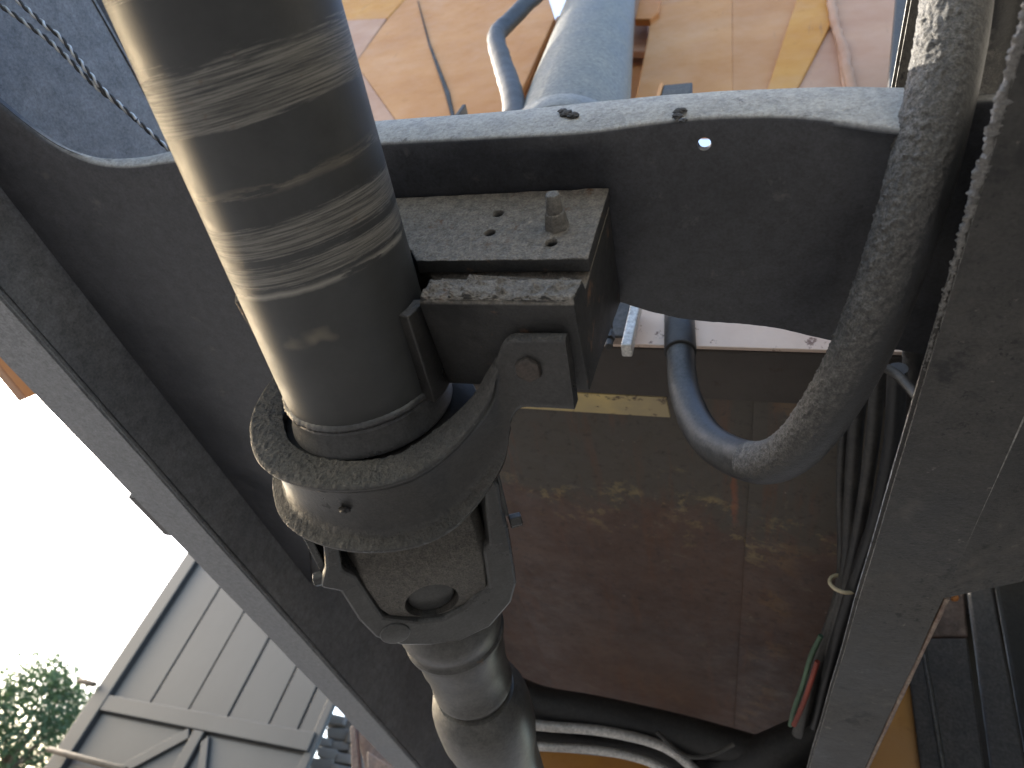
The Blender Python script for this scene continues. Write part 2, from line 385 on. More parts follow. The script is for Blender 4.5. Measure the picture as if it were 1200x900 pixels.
def lathe(name, prof, mat, parent=None, seg=96, disp=None, sharp=40, cap=True):
    """prof: (t along local Y, radius)."""
    vs_, fs = [], []
    for t, r in prof:
        for k in range(seg):
            a = 2 * math.pi * k / seg
            p = Vector((math.cos(a) * r, t, math.sin(a) * r))
            if disp: p += Vector((math.cos(a), 0, math.sin(a))) * disp(p)
            vs_.append(p)
    for i in range(len(prof) - 1):
        for k in range(seg):
            k2 = (k + 1) % seg
            fs.append((i * seg + k, i * seg + k2, (i + 1) * seg + k2, (i + 1) * seg + k))
    if cap:
        fs.append(tuple(range(seg))); fs.append(tuple((len(prof) - 1) * seg + k for k in range(seg))[::-1])
    return frompy(name, vs_, fs, mat, parent, True, sharp)
def cyl_between(name, a, b, r1, r2, mat, parent=None, seg=24, bevel=.0008):
    a, b = Vector(a), Vector(b); d = (b - a); L = d.length
    bm = bmesh.new(); bmesh.ops.create_cone(bm, cap_ends=True, segments=seg, radius1=r1, radius2=r2, depth=L)
    bm.transform(Matrix.Translation((a + b) / 2) @ d.to_track_quat('Z', 'Y').to_matrix().to_4x4())
    return finish(name, bm, mat, parent, bevel, smooth=seg > 6, sharp=50)
def cut(o, cutters):
    """Drill holes: boolean difference, cutters thrown away."""
    for c in cutters:
        md = o.modifiers.new('cut', 'BOOLEAN'); md.object = c; md.operation = 'DIFFERENCE'; md.solver = 'EXACT'
    dg = bpy.context.evaluated_depsgraph_get(); dg.update()
    me = bpy.data.meshes.new_from_object(o.evaluated_get(dg))
    o.modifiers.clear(); old = o.data; o.data = me; bpy.data.meshes.remove(old)
    for c in cutters:
        cm = c.data; bpy.data.objects.remove(c); bpy.data.meshes.remove(cm)
def thing(name, label, cat, loc=(0, 0, 0), group=None):
    o = bpy.data.objects.new(name, None); col.objects.link(o); o.location = loc; o.empty_display_size = .05
    return tag(o, label, cat, group)
def tag(o, label, cat, group=None):
    o['label'] = label; o['category'] = cat
    if group: o['group'] = group
    return o
def lin_tab(tab, x):
    if x <= tab[0][0]: return tab[0][1]
    for (a, va), (b, vb) in zip(tab, tab[1:]):
        if x <= b: return va + (vb - va) * (x - a) / (b - a)
    return tab[-1][1]
def lerp_tab(tab, x, w=.055): return sum(lin_tab(tab, x + w * (k / 6 - 1)) for k in range(13)) / 13
def fn(p, s): return noise.fractal(Vector(p) * s, 1.0, 2.0, 4)

# ------------------------------------------------------------------ ground
GZ = -.55
bm = bmesh.new(); bmesh.ops.create_grid(bm, x_segments=60, y_segments=60, size=150)
for v in bm.verts: v.co.z = GZ + .03 * fn(v.co, .15) * min(1, v.co.length / 8)
g = finish('ground', bm, 'ground'); g['kind'] = 'structure'

# ------------------------------------------------------------------ chassis
H = .35
chassis = thing('truck_chassis', 'black steel truck chassis, two long rails joined by a flat cross member', 'chassis', (0, 0, 0))
XLo, XLi, XRi, XRo = -.742, -.660, .102, .168
def rail(xweb, xin, y0, y1):
    """C section, open towards the middle of the truck, edges softly rounded and a little wavy."""
    th = .008; top = H + .29; s = 1 if xin > xweb else -1
    prof = [(xweb, H), (xin, H), (xin, H + th), (xweb + s * th, H + th), (xweb + s * th, top - th), (xin, top - th), (xin, top), (xweb, top)]
    bm = bmesh.new(); ny = 60; rows = []
    for j in range(ny + 1):
        y = y0 + (y1 - y0) * j / ny
        rows.append([bm.verts.new((x + .0012 * fn((x, y, z), 9), y, z + .0012 * fn((x + 3, y, z), 8))) for x, z in prof])
    k = len(prof)
    for j in range(ny):
        for i in range(k): bm.faces.new((rows[j][i], rows[j][(i + 1) % k], rows[j + 1][(i + 1) % k], rows[j + 1][i]))
    bm.faces.new(rows[0]); bm.faces.new(rows[-1][::-1])
    o = finish('frame_rail', bm, 'rail', chassis, 0)
    bmr = bmesh.new(); bmr.from_mesh(o.data)
    long_e = [e for e in bmr.edges if abs((e.verts[0].co - e.verts[1].co).normalized().y) > .9 and e.calc_face_angle(0) > R(40)]
    bmesh.ops.bevel(bmr, geom=long_e, offset=.0025, segments=2, affect='EDGES')
    bmr.to_mesh(o.data); bmr.free()
    for p in o.data.polygons: p.use_smooth = True
    o.data.set_sharp_from_angle(angle=R(40))
    return o
M_rail_glare = grimy('glare_pale_rail_paint', (.15, .157, .168), (.20, .206, .212), dust=(.32, .31, .29), ddir=(-.75, -.6, .2), dlo=.25, dhi=.9, rough=(.42, .75), specks=[(160, .70, .74, (.03, .03, .03))])  # left rail only: veil of lens glare put into a paler paint colour
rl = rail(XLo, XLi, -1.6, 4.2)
rl.data.materials[0] = M_rail_glare
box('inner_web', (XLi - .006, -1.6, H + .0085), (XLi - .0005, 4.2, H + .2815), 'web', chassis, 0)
rr = rail(XRo, XRi, -1.6, 4.2)
box('sub_rail', (XLo + .004, -1.6, H + .293), (XLo + .07, 4.0, H + .37), 'darksteel', chassis, .004)
box('sub_rail', (XRo - .07, .62, H + .293), (XRo - .004, 4.0, H + .43), 'darksteel', chassis, .004)
c0y = P(1115, 700, 2, H + .002).y
# crust of road dirt along the flange edge of the right rail
def ridge(q, n): return .0012 * max(-.6, fn(q, 260)) + .0022 * max(0, noise.noise(q * 520))
dr = tube('dirt_crust', [Vector((XRi + .0012 + .0006 * fn((i * .03, 7, 0), 1), -.06 + i * .0007, H + .0032)) for i in range(560)], [max(.0005, (.0024 + .0016 * fn((i * .03, 0, 0), 1)) * min(1, (560 - i) / 200)) for i in range(560)], 'crust', rr, 14, ridge)
dr['kind'] = 'stuff'
we = tube('worn_edge', [Vector((XRo + .0005, c0y + i * .012, H + .001)) for i in range(150)], [.0022 + .0008 * fn((i * .2, 3, 0), 1) for i in range(150)], 'worn', rr, 8)
# small clip under the rail
cp = P(200, 622, 2, H - .01)
box('clip', (XLo - .016, cp.y - .05, H + .002), (XLo + .002, cp.y + .04, H + .016), 'cable', chassis, .002)

# cross member : flat underside, turned-up front lip, scalloped rear edge
CZ = .42
YF = .192
front_tab = [(-.75, -.30), (-.655, -.12), (-.635, .04), (-.60, .14), (-.565, .182), (-.518, .197), (-.451, .193), (-.40, YF), (.2, YF)]
rear_tab = [(-.75, .98), (-.66, .93), (-.58, .74), (-.50, .52), (-.43, .40), (-.37, .335), (-.34, .322), (-.16, .322), (-.105, .330), (-.089, .337), (-.05, .350), (.013, .355), (.061, .369), (.16, .385)]
def tab_px(px_list, ends):
    t = [(P(px, py, 1, YF).x, P(px, py, 1, YF).z) for px, py in px_list]
    return [ends[0]] + sorted(t) + [ends[1]]
lip_tab = tab_px([(200, 172), (435, 140), (520, 134), (600, 128), (700, 117), (800, 107), (900, 102), (1000, 98), (1070, 101), (1090, 103)], ((-.75, .452), (.2, .44)))
low_tab = tab_px([(440, 168), (600, 160), (690, 156), (740, 148), (800, 138), (900, 134), (1000, 142), (1065, 155), (1090, 160)], ((-.75, CZ), (.2, .385)))
bm = bmesh.new(); rows = []; NX = 220
for j in range(NX + 1):
    x = XLi + .001 + (XRo - .009 - XLi - .001) * j / NX
    yf = lerp_tab(front_tab, x, .035); yr = lerp_tab(rear_tab, x, .012); zt = lerp_tab(lip_tab, x, .03); zb = lerp_tab(low_tab, x, .03); kk = min(1, max(0, (x - .083) / .016)); zt = zt + (CZ + .010 - zt) * kk * kk; zb = zb + (CZ - zb) * kk; kl = min(1, max(0, (-.46 - x) / .10)); zt = zt + (zb + .009 - zt) * kl; zt = max(zt, zb + .009)
    w1 = .0007 * fn((x, 0, 0), 25); w2 = .0006 * fn((x, 5, 0), 30); w3 = .001 * fn((x, 9, 0), 60)
    sec = [(yr + w3, CZ + .005), (yr + w3, CZ), (yr - .02, CZ), ((yf + yr) * .5 + .03, CZ - .0015), ((yf + yr) * .5 - .02, CZ - .0015), (yf + .014, (zb * .6 + CZ * .4)), (yf + .0035, zb + .0006 + w1), (yf + .001, zb + .002 + w1), (yf, zb + .0045 + w1), (yf - .0008, (zb + zt) / 2),
           (yf, zt - .003 + w2), (yf + .002, zt + w2), (yf + .006, zt + w2), (yf + .008, zt - .004), (yf + .010, max(zb, CZ) + .009), (yf + .02, CZ + .007)]
    rows.append([bm.verts.new((x, y, z)) for y, z in sec])
k = len(rows[0])
for j in range(NX):
    for i in range(k): bm.faces.new((rows[j][i], rows[j][(i + 1) % k], rows[j + 1][(i + 1) % k], rows[j + 1][i]))
bm.faces.new(rows[0]); bm.faces.new(rows[-1][::-1])
cm = finish('cross_member', bm, 'cross', chassis, 0, smooth=True, sharp=45)
hp = P(825, 171, 2, CZ)
cut(cm, [cyl_between('drill', (hp.x, hp.y, CZ - .03), (hp.x, hp.y, CZ + .03), .0042, .0042, None, None, 20, 0)])
for p in cm.data.polygons: p.use_smooth = True
cm.data.set_sharp_from_angle(angle=R(45))
pg = P(1005, 237, 2, CZ)
lathe_o = cyl_between('plug', (pg.x, pg.y, CZ + .001), (pg.x, pg.y, CZ - .0035), .0042, .0036, 'cross', cm, 18, .0006)
# crumbs of dirt and weld stuck on the lip
def crumb(p, r, seed, mat, parent, name='dirt_lump'):
    bm = bmesh.new(); bmesh.ops.create_icosphere(bm, subdivisions=3, radius=r)
    for v in bm.verts:
        v.co *= 1 + .5 * noise.noise(v.co * (2.2 / r) + Vector((seed, 0, 0)))
        v.co.y *= .55; v.co.x *= 1.3
        v.co += Vector(p)
    return finish(name, bm, mat, parent, smooth=True, sharp=60)
for i, (px, py, r) in enumerate([(665, 133, .0035), (659, 130, .0025), (672, 135, .003), (797, 130, .003), (794, 136, .0025), (800, 141, .002)]):
    p = P(px, py, 1, .190); crumb(p, r, i * 3.1, 'hanger', cm)

# bracket under the cross member that carries the bearing hanger
BX0, BX1 = -.337, -.096
EX = Vector((1, 0, 0)); EY = Vector((0, 1, 0)); EZ = Vector((0, 0, 1))
BZ = .30
br = extrude_poly('shaft_bracket', [(.2465, CZ - .003), (.2485, .345), (.250, .344), (.250, .328), (.240, .3235), (.2375, .304), (.241, BZ), (.310, BZ), (.313, .303), (.316, .335), (.331, CZ - .003)], EX, Vector((BX0, 0, 0)), EY, EZ, BX1 - BX0, 'bracket', chassis, .0010)
def rough_mesh(o, amp, sc, sub, cond):
    """Real relief: subdivide and push dirt grains out along the normals where cond(normal, position) holds."""
    bm = bmesh.new(); bm.from_mesh(o.data)
    bmesh.ops.triangulate(bm, faces=bm.faces)
    for _ in range(sub):
        long = [e for e in bm.edges if e.calc_length() > .0016 and any(cond(f.normal, f.calc_center_median()) for f in e.link_faces)]
        if not long: break
        bmesh.ops.subdivide_edges(bm, edges=long, cuts=1, use_grid_fill=True)
        bmesh.ops.triangulate(bm, faces=[f for f in bm.faces if len(f.verts) > 3])
    bm.normal_update()
    for v in bm.verts:
        if cond(v.normal, v.co):
            a = max(0, fn(v.co, sc)) + .4 * max(0, noise.noise(v.co * sc * 3))
            v.co += v.normal * amp * a
    bm.to_mesh(o.data); bm.free()
    for p in o.data.polygons: p.use_smooth = True
bh = []
for px, py, r in [(584, 252, .0040), (574, 273, .0040), (646, 284, .0042)]:
    p = P(px, py, 1, .235); bh.append(cyl_between('drill', (p.x, .22, p.z), (p.x, .29, p.z), r, r, None, None, 20, 0))
_ax = Vector((0, 1, -.134)).normalized(); _o = Vector((-.26, 0, .3393))
def arch(r_): return cyl_between('drill', _o + _ax * .10, _o + _ax * .45, r_, r_, None, None, 64, 0)
bh.append(arch(.0655))
cut(br, bh)
rough_mesh(br, .0042, 170, 6, lambda n, c: n.y < -.75 and .302 < c.z < .3245)
pl = slab('mounting_plate', [(BX0 + .002, .236, .339), (BX1 + .001, .236, .339), (BX1 + .001, .233, CZ - .0025), (BX0 + .002, .233, CZ - .0025)], .010, 'bracket', br, .0008, Vector((0, 1, 0)))
holes = []
for px, py, r in [(584, 252, .0040), (574, 273, .0040), (646, 284, .0042)]:
    p = P(px, py, 1, .235); holes.append(cyl_between('drill', (p.x, .22, p.z), (p.x, .26, p.z), r, r, None, None, 20, 0))
holes.append(arch(.0585)); cut(pl, holes)
rough_mesh(pl, .0010, 150, 5, lambda n, c: n.y < -.9)
p = P(653, 266, 1, .235)
bn = cyl_between('bolt', (p.x, .236, p.z), (p.x, .223, p.z), .0088, .0070, 'dusty', br, 6, .0015)
cyl_between('bolt', (p.x, .225, p.z), (p.x + .0004, .211, p.z + .0005), .0058, .0044, 'dusty', br, 16, .0008)

# outrigger plate running outwards from the right rail
c0 = P(1115, 700, 2, H + .002)
orr = thing('outrigger', 'dark grimy outrigger plate bolted against the outer side of the frame rail', 'bracket', (XRo, c0.y, H))
def rel(o, pts): return [Vector(q) - o.location for q in pts]
slab('plate', rel(orr, [(XRo - .004, -1.4, H - .001), (XRo - .004, c0.y, H - .001), (XRo + .05, c0.y - .02, H + .012), (XRo + .16, c0.y - .14, H + .075), (XRo + .16, -1.4, H + .075), (XRo + .05, -1.4, H + .012)][:3] + [(XRo + .05, -1.4, H + .012)]), .006, 'rail', orr, .001, Vector((0, 0, 1)))
slab('plate', rel(orr, [(XRo + .05, -1.4, H + .012), (XRo + .05, c0.y - .02, H + .012), (XRo + .60, c0.y + .25, H + .40), (XRo + .60, -1.4, H + .40)]), .006, 'rail', orr, .001, Vector((0, 0, 1)))

# step box and post outside the right rail
YS = 1.25
stp = thing('step_box', 'dark grey step box and post standing outside the frame rail', 'step box', P(1120, 800, 1, YS))
def st(name, pts, d, th, mat): return slab(name, rel(stp, [P(q[0], q[1], 1, YS + d) for q in pts]), th, mat, stp, .004, Vector((0, 1, 0)))
st('back_panel', [(1060, 640), (1420, 560), (1420, 1010), (1060, 1010)], .45, .02, 'shade_steel')
st('panel', [(1060, 748), (1134, 747), (1168, 1000), (1092, 1000)], .004, .01, 'darksteel')
st('panel', [(1060, 690), (1130, 690), (1135, 746), (1060, 747)], .005, .01, 'rust')
st('bar', [(1079, 752), (1084, 750), (1126, 1000), (1120, 1000)], -.002, .005, 'neck')
st('panel', [(1000, 740), (1062, 740), (1090, 1000), (960, 1000)], .025, .01, 'yellow')
st('post', [(1130, 660), (1158, 660), (1222, 1000), (1176, 1000)], .0, .012, 'darksteel')
st('post', [(1159, 640), (1420, 560), (1420, 1000), (1224, 1000)], .0015, .012, 'shade_steel')
box('sky_block_deck', tuple(Vector((XRo + .02, -1.4, H + .62)) - stp.location), tuple(Vector((1.7, 2.4, H + .66)) - stp.location), 'darksteel', stp, .004)  # unseen plate, added to keep sky light off the step box
box('sky_block_skirt', tuple(Vector((1.15, -1.4, -.15)) - stp.location), tuple(Vector((1.19, 2.4, H + .61)) - stp.location), 'darksteel', stp, .004)  # unseen box, added to block light coming in from the right
st('marker', [(1113, 701), (1121, 694), (1126, 701), (1120, 704)], -.3, .006, 'orange')
# ------------------------------------------------------------------ drive shaft
SX, SZ, SS, SR = -.26, .3393, -.134, .0559
DV = Vector((0, 1, SS)).normalized(); UV = EX.cross(DV)
SO = Vector((SX, 0, SZ))
def sloc(p): d = Vector(p) - SO; return Vector((d.x, d.dot(DV), d.dot(UV)))
shaft = thing('drive_shaft', 'thick dark propeller shaft with scraped tan rings, running through the hanger to a universal joint', 'drive shaft', SO)
shaft.rotation_euler = (math.atan(SS), 0, 0)
prof = [(-.9 + i * .02, SR) for i in range(61)] + [(.305, SR), (.3085, SR - .0004)]
tb = lathe('tube', prof, 'shaft', shaft, 128, cap=False)
lathe('weld_bead', [(.3075, SR - .001), (.3085, SR + .0012), (.3105, SR + .0022), (.313, SR + .0012), (.314, SR - .001)], 'collar', shaft, 160, lambda p: .0006 * math.sin(math.atan2(p.z, p.x) * 90) + .0008 * fn(p, 90), 60, False)
lathe('collar', [(.3135, SR - .0012), (.316, SR + .0005), (.326, SR + .0012), (.331, SR + .0035), (.334, SR + .0040), (.3355, SR + .003), (.336, SR - .004), (.338, .03)], 'collar', shaft, 128, None, 30, False)
# balance weight welded on the tube's side
bm = bmesh.new()
a0, a1, t0, t1 = R(-16), R(4), .247, .314
na, ntt = 8, 4
grid = {}
for lay, rr_ in ((0, SR - .001), (1, SR + .0085)):
    for i in range(na + 1):
        for j in range(ntt + 1):
            a = a0 + (a1 - a0) * i / na; t = t0 + (t1 - t0) * j / ntt
            rq = rr_ + (.0012 * (j - 2) / 2 if lay else 0)
            grid[lay, i, j] = bm.verts.new((math.cos(a) * rq, t, math.sin(a) * rq))
for i in range(na):
    for j in range(ntt):
        for lay in (0, 1): bm.faces.new([grid[lay, i, j], grid[lay, i + 1, j], grid[lay, i + 1, j + 1], grid[lay, i, j + 1]])
for i in range(na):
    for j in (0, ntt): bm.faces.new([grid[0, i, j], grid[0, i + 1, j], grid[1, i + 1, j], grid[1, i, j]])
for j in range(ntt):
    for i in (0, na): bm.faces.new([grid[0, i, j], grid[0, i, j + 1], grid[1, i, j + 1], grid[1, i, j]])
finish('balance_weight', bm, 'hanger', shaft, .001)

# universal joint: face turned 30 degrees about the shaft
PH = R(30)
fnv = EX * math.sin(PH) - UV * math.cos(PH); fw = EX * math.cos(PH) + UV * math.sin(PH)
ln_ = Vector((math.sin(PH), 0, -math.cos(PH))); lw = Vector((math.cos(PH), 0, math.sin(PH))); lt = Vector((0, 1, 0))
def face(px, py, d):
    r = ray(px, py); lam = (SO.dot(fnv) + d) / r.dot(fnv); p = r * lam - SO
    return (p.dot(fw), p.dot(DV))
def joint(name, prof, n0, n1, mat, parent, bevel=.002):
    return extrude_poly(name, prof, ln_, ln_ * n0, lw, lt, n1 - n0, mat, parent, bevel)
D0 = .050
outer = [(378, 632), (381, 668), (376, 690), (398, 694), (420, 728), (440, 748), (470, 757), (505, 757), (540, 752), (575, 735), (600, 706), (606, 684), (600, 640), (596, 618), (590, 600), (586, 570), (571, 547)]
inner = [(566, 552), (569, 600), (573, 640), (566, 648), (572, 690), (556, 700), (545, 712), (520, 726), (490, 729), (450, 724), (437, 705), (418, 676), (402, 668), (396, 634)]
yk = joint('flange_yoke', [face(*q, D0) for q in outer + inner], -.045, D0, 'yoke', shaft, .0028)
b_ = face(463, 742, D0)
bc = lw * b_[0] + lt * b_[1]
cyl_between('boss', bc + ln_ * (D0 - .004), bc + ln_ * (D0 + .0015), .0135, .0125, 'yoke', yk, 32, .001)
for px, py in ((377, 682), (604, 614)):
    q = face(px, py, D0 - .006); c = lw * q[0] + lt * q[1] + ln_ * (D0 - .010)
    s_ = 1 if q[0] > 0 else -1
    cyl_between('bolt', c - lw * s_ * .004, c + lw * s_ * .006, .0062, .0058, 'yoke', yk, 6, .001)
# side bridge strips of the yoke arms
for s_, t0_, t1_ in ((1, .385, .445), (-1, .405, .452)):
    q0 = lw * (s_ * .072); 
    bmx = bmesh.new(); bmesh.ops.create_cube(bmx, size=1)
    for v in bmx.verts:
        v.co = lw * (s_ * .0735 + v.co.x * .006) + lt * (t0_ + (v.co.y + .5) * (t1_ - t0_)) + ln_ * (.010 + v.co.z * .06)
    finish('keeper_strip', bmx, 'yoke', yk, .001)
# rough casting inside the fork, with a ridge and the bearing bore
def cast_pt(px, py, n):
    q = face(px, py, n); return lw * q[0] + lt * q[1] + ln_ * n
bm = bmesh.new()
sec = [(.36, .046, .030), (.40, .053, .033), (.448, .0545, .040), (.462, .0545, .0475), (.475, .054, .0485), (.505, .050, .048), (.520, .044, .046), (.536, .034, .042)]
rows = []
for t, hw, n in sec:
    rows.append([bm.verts.new(lw * wv + lt * (t + .10 * wv * (1 if t > .42 else .2)) + ln_ * nv) for wv, nv in ((-hw, -.04), (-hw, n - .010), (-hw * .86, n), (-hw * .3, n + .001), (hw * .3, n + .001), (hw * .86, n), (hw, n - .010), (hw, -.04))])
for a, b in zip(rows, rows[1:]):
    for i in range(8): bm.faces.new((a[i], a[(i + 1) % 8], b[(i + 1) % 8], b[i]))
bm.faces.new(rows[0]); bm.faces.new(rows[-1][::-1])
cast = finish('yoke_casting', bm, 'cast', None, .0012)
q = face(506, 703, .046); bc = lw * q[0] + lt * q[1]
cutter = cyl_between('drill', bc + ln_ * .026, bc + ln_ * .07, .0225, .0225, None, None, 40, 0)
bpy.context.view_layer.update()
cut(cast, [cutter]); cast.parent = shaft
for p in cast.data.polygons: p.use_smooth = True
cast.data.set_sharp_from_angle(angle=R(35))
cyl_between('bearing_cap', bc + ln_ * .012, bc + ln_ * .0405, .0212, .0200, 'yoke', cast, 40, .0015)
lathe('neck', [(.52, .02), (.535, .036), (.555, .043), (.572, .048), (.585, .0515), (.600, .050), (.607, .0475), (.612, .0475), (.615, .0495), (.619, .0495), (.622, .0448), (.66, .0435), (.663, .0420), (.70, .0412), (.704, .0425), (.710, .0425), (.712, .0375), (.72, .037), (.725, .037)], 'neck', shaft, 96, None, 30)
lathe('slip_cover', [(.722, .030), (.724, .042), (.729, .044), (.737, .0495), (.750, .0530), (.768, .0545), (.80, .0545), (.825, .0515), (.85, .0480), (.88, .0470), (1.6, .0470)], 'neck', shaft, 96, None, 30)

# ------------------------------------------------------------------ bearing hanger
hanger = thing('bearing_hanger', 'grimy U shaped steel strap hanging the shaft bearing under the bracket', 'bearing bracket', SO)
hanger.rotation_euler = shaft.rotation_euler
half = [(.1585, -.0125, .262), (.136, -.0115, .263), (.120, -.0115, .266), (.1095, -.0155, .285), (.0995, -.025, .305), (.081, -.046, .326), (.056, -.069, .3325), (.018, -.0815, .333)]
ctrl = half + [(-.023, -.0790, .333), (-.055, -.065, .3325), (-.083, -.034, .3325), (-.097, -.004, .3325), (-.102, .022, .3325), (-.103, .05, .3325), (-.102, .085, .3325)]
ctrl = [(a, b, c) if a > .09 else (a * .94, b * .94, c) for a, b, c in ctrl]
path = catmull([(a, b, 0) for a, b, c in ctrl], 10); tf = [v.x for v in catmull([(c, 0, 0) for a, b, c in ctrl], 10)]
L = len(path); bm = bmesh.new(); rows = []
for i, p in enumerate(path):
    t = (path[min(i + 1, L - 1)] - path[max(i - 1, 0)]).normalized()
    n = Vector((-t.y, t.x, 0)); s_ = i / (L - 1)
    if n.y > 0 and abs(p.x) < .06: n = -n
    if n.dot(Vector((p.x, min(p.y, 0) - .02, 0))) < 0: n = -n
    if p.x > .112: n = Vector((0, -1, 0))
    e = min(1, max(0, (s_ - .18) / .20)); e = e * e * (3 - 2 * e)
    fi = .004 + .012 * e; fo = .0005 + .0065 * e
    wd = .052 + .008 * e
    sec = [(0, -fi), (-.001, -fi * .4), (0, .003 + fo * .5), (.002, .004 + fo * .7), (.005, .004 + fo * .55), (.008, .004 - fo * .25), (.014, .004 - fo * .5), (wd * .5, .004 - fo * .55), (wd - .014, .004 - fo * .4), (wd - .008, .004), (wd - .005, .004 + fo * .8), (wd - .003, .004 + fo * 1.2), (wd, .003 + fo * 1.2), (wd, -.0065), (.008, -.0065), (.006, -fi)]
    row = []
    for dt, dn in sec:
        q = Vector((p.x + n.x * dn, tf[i] + dt, p.y + n.y * dn))
        row.append(bm.verts.new(q))
    rows.append(row)
k = len(rows[0])
for a, b in zip(rows, rows[1:]):
    for i in range(k): bm.faces.new((a[i], a[(i + 1) % k], b[(i + 1) % k], b[i]))
bm.faces.new(rows[0]); bm.faces.new(rows[-1][::-1])
strap = finish('strap', bm, 'hanger', hanger, 0, smooth=True, sharp=50)
rough_mesh(strap, .0011, 260, 4, lambda n, c: n.y < -.6 and abs(c.x) < .10)
strap.data.set_sharp_from_angle(angle=R(70))
hb = sloc(P(622, 427, 2, BZ - .009))
cyl_between('washer', hb + Vector((0, 0, .004)), hb + Vector((0, 0, -.0015)), .0135, .0132, 'bolt', hanger, 28, .0005)
cyl_between('bolt', hb, hb + Vector((0, 0, -.008)), .0095, .0088, 'bolt', hanger, 6, .0012)
for k_, (px, py, r_) in enumerate(((381, 570, .0042), (404, 597, .0032))):
    rv = ray(px, py).normalized(); lam = .3
    while lam < 1.0:
        q = sloc(rv * lam)
        if math.hypot(q.x, q.z) < .0795: break
        lam += .0005
    d_ = crumb((0, 0, 0), r_, 40 + k_, 'black', hanger, 'hole_lump'); d_.location = q  # dark lumps standing in for small holes in the strap web
lathe('bearing_rubber', [(.338, .050), (.3385, .0585), (.341, .066), (.344, .071), (.346, .0755), (.350, .0770), (.375, .0770), (.380, .06)], 'black', hanger, 96, lambda p: .0005 * fn(p, 60), 40)

# ------------------------------------------------------------------ hoses and cables
def hose_disp(amp, d):
    d = Vector(d).normalized()
    def f(q, n):
        k = max(0, n.dot(d) + .15)
        return amp * k * (max(0, fn(q, 300)) * 1.2 + .7 * max(0, noise.noise(q * 650)))
    return f
hp_ = [(.108, .03, .66), (.103, .10, .545), (.097, .151, .453), (.088, .206, .392), (.0775, .272, .362), (.060, .343, .3465), (.034, .412, .3495), (.006, .452, .372), (-.026, .486, .415), (-.050, .511, .478), (-.0555, .518, .53)]
hp_ = [Vector(p) for p in hp_]
# re-project the control points exactly under the photographed centre line, keeping their depth
cent = {2: (1121, 2), 3: (1086, 180), 4: (1041, 330), 5: (988, 450), 6: (930, 527), 7: (880, 541), 8: (828, 513), 9: (803, 462), 10: (797, 408)}
for i, q in cent.items(): hp_[i] = PD(q[0], q[1], hp_[i].dot(fwd))
path = catmull(hp_, 60)
hose = thing('coolant_hose', 'thick black hose caked with pale dust, looping down from the rail', 'hose', hp_[5])
lp = [p - hose.location for p in path]
cutI = 60 * 7
rad = [.0172 - .0030 * max(0, (i - 60 * 6.5) / (60 * 3.5)) for i in range(len(lp))]
def fade_disp(amp, d):
    f0 = hose_disp(amp, d); c7 = lp[cutI]
    def f(q, n): return f0(q, n) * min(1, max(.0, (q - c7).length / .09))
    return f
tube('hose_body', lp[:cutI + 2], rad[:cutI + 2], 'hose', hose, 128, fade_disp(.0014, (-.6, -.75, -.1)))
tube('hose_end', lp[cutI:][::3] + [lp[-1]], (rad[cutI:][::3] + [rad[-1]]), 'hose_clean', hose, 48)
e0 = hp_[-1]; e1 = PD(796, 366, e0.dot(fwd) + .05)
cyl_between('sleeve', e0 - hose.location + (e0 - e1) * .12, e1 - hose.location, .0165, .0165, 'black', hose, 32, .0015)
path2 = catmull([PD(1178, -160, .36), PD(1176, -60, .40), PD(1166, 40, .44), PD(1140, 150, .47), PD(1108, 260, .50), PD(1085, 340, .53), PD(1085, 420, .60), PD(1075, 500, .70), PD(1060, 560, .80)], 20)
h2 = tube('coolant_hose', path2, .0175, 'hose', None, 48, hose_disp(.0035, (-.6, -.75, -.1)))
tag(h2, 'dark grimy hose tucked behind the dusty hose along the rail', 'hose')
# harness along the right rail
def cable(px_list, r, mat, label, name='cable', seg=10, dk=.78):
    pth = catmull([PD(q[0], q[1], q[2] * dk) for q in px_list], 10)
    o = tube(name, pth, r, mat, None, seg); tag(o, label, 'cable'); return o
cable([(1012, 420, .78), (1003, 500, .84), (996, 600, .92), (990, 680, .98), (968, 750, 1.05), (948, 810, 1.10), (935, 860, 1.15)], .0075, 'cable', 'dusty black cable, thickest strand of the harness beside the rail')
cable([(1030, 430, .76), (1022, 520, .82), (1008, 610, .9), (992, 684, .975), (975, 750, 1.04), (955, 800, 1.10), (940, 850, 1.16)], .0065, 'cable', 'black cable running through the beige tie next to the rail')
cable([(1052, 432, .72), (1046, 520, .79), (1030, 600, .86), (1010, 660, .93), (990, 720, 1.0), (970, 790, 1.07), (955, 850, 1.15)], .008, 'black', 'black cable lying against the rail flange')
cable([(992, 460, .82), (985, 560, .9), (984, 680, 1.0), (962, 756, 1.06), (944, 806, 1.12)], .0045, 'cable', 'thin grey cable on the outside of the harness')
cable([(1036, 430, .72), (1052, 440, .71), (1072, 462, .69), (1085, 480, .67)], .004, 'cable', 'short thin tube crossing from the hose to the rail')
cable([(962, 745, 1.03), (950, 770, 1.05), (940, 805, 1.08), (931, 830, 1.10), (926, 850, 1.12)], .0030, 'green', 'green insulated wire at the end of the harness', 'wire')
cable([(958, 775, 1.04), (950, 800, 1.06), (941, 825, 1.08), (930, 850, 1.10)], .0030, 'red', 'red insulated wire at the end of the harness', 'wire')
zc = PD(989, 684, .760)
ring = [zc + Vector((math.cos(a) * .0145, 0, math.sin(a) * .013)) + Vector((0, math.sin(a) * .004, 0)) for a in [i * math.pi / 12 for i in range(25)]]
tag(tube('cable_tie', ring, .0022, 'zip', None, 8), 'beige tie looped round the black cables', 'tie')

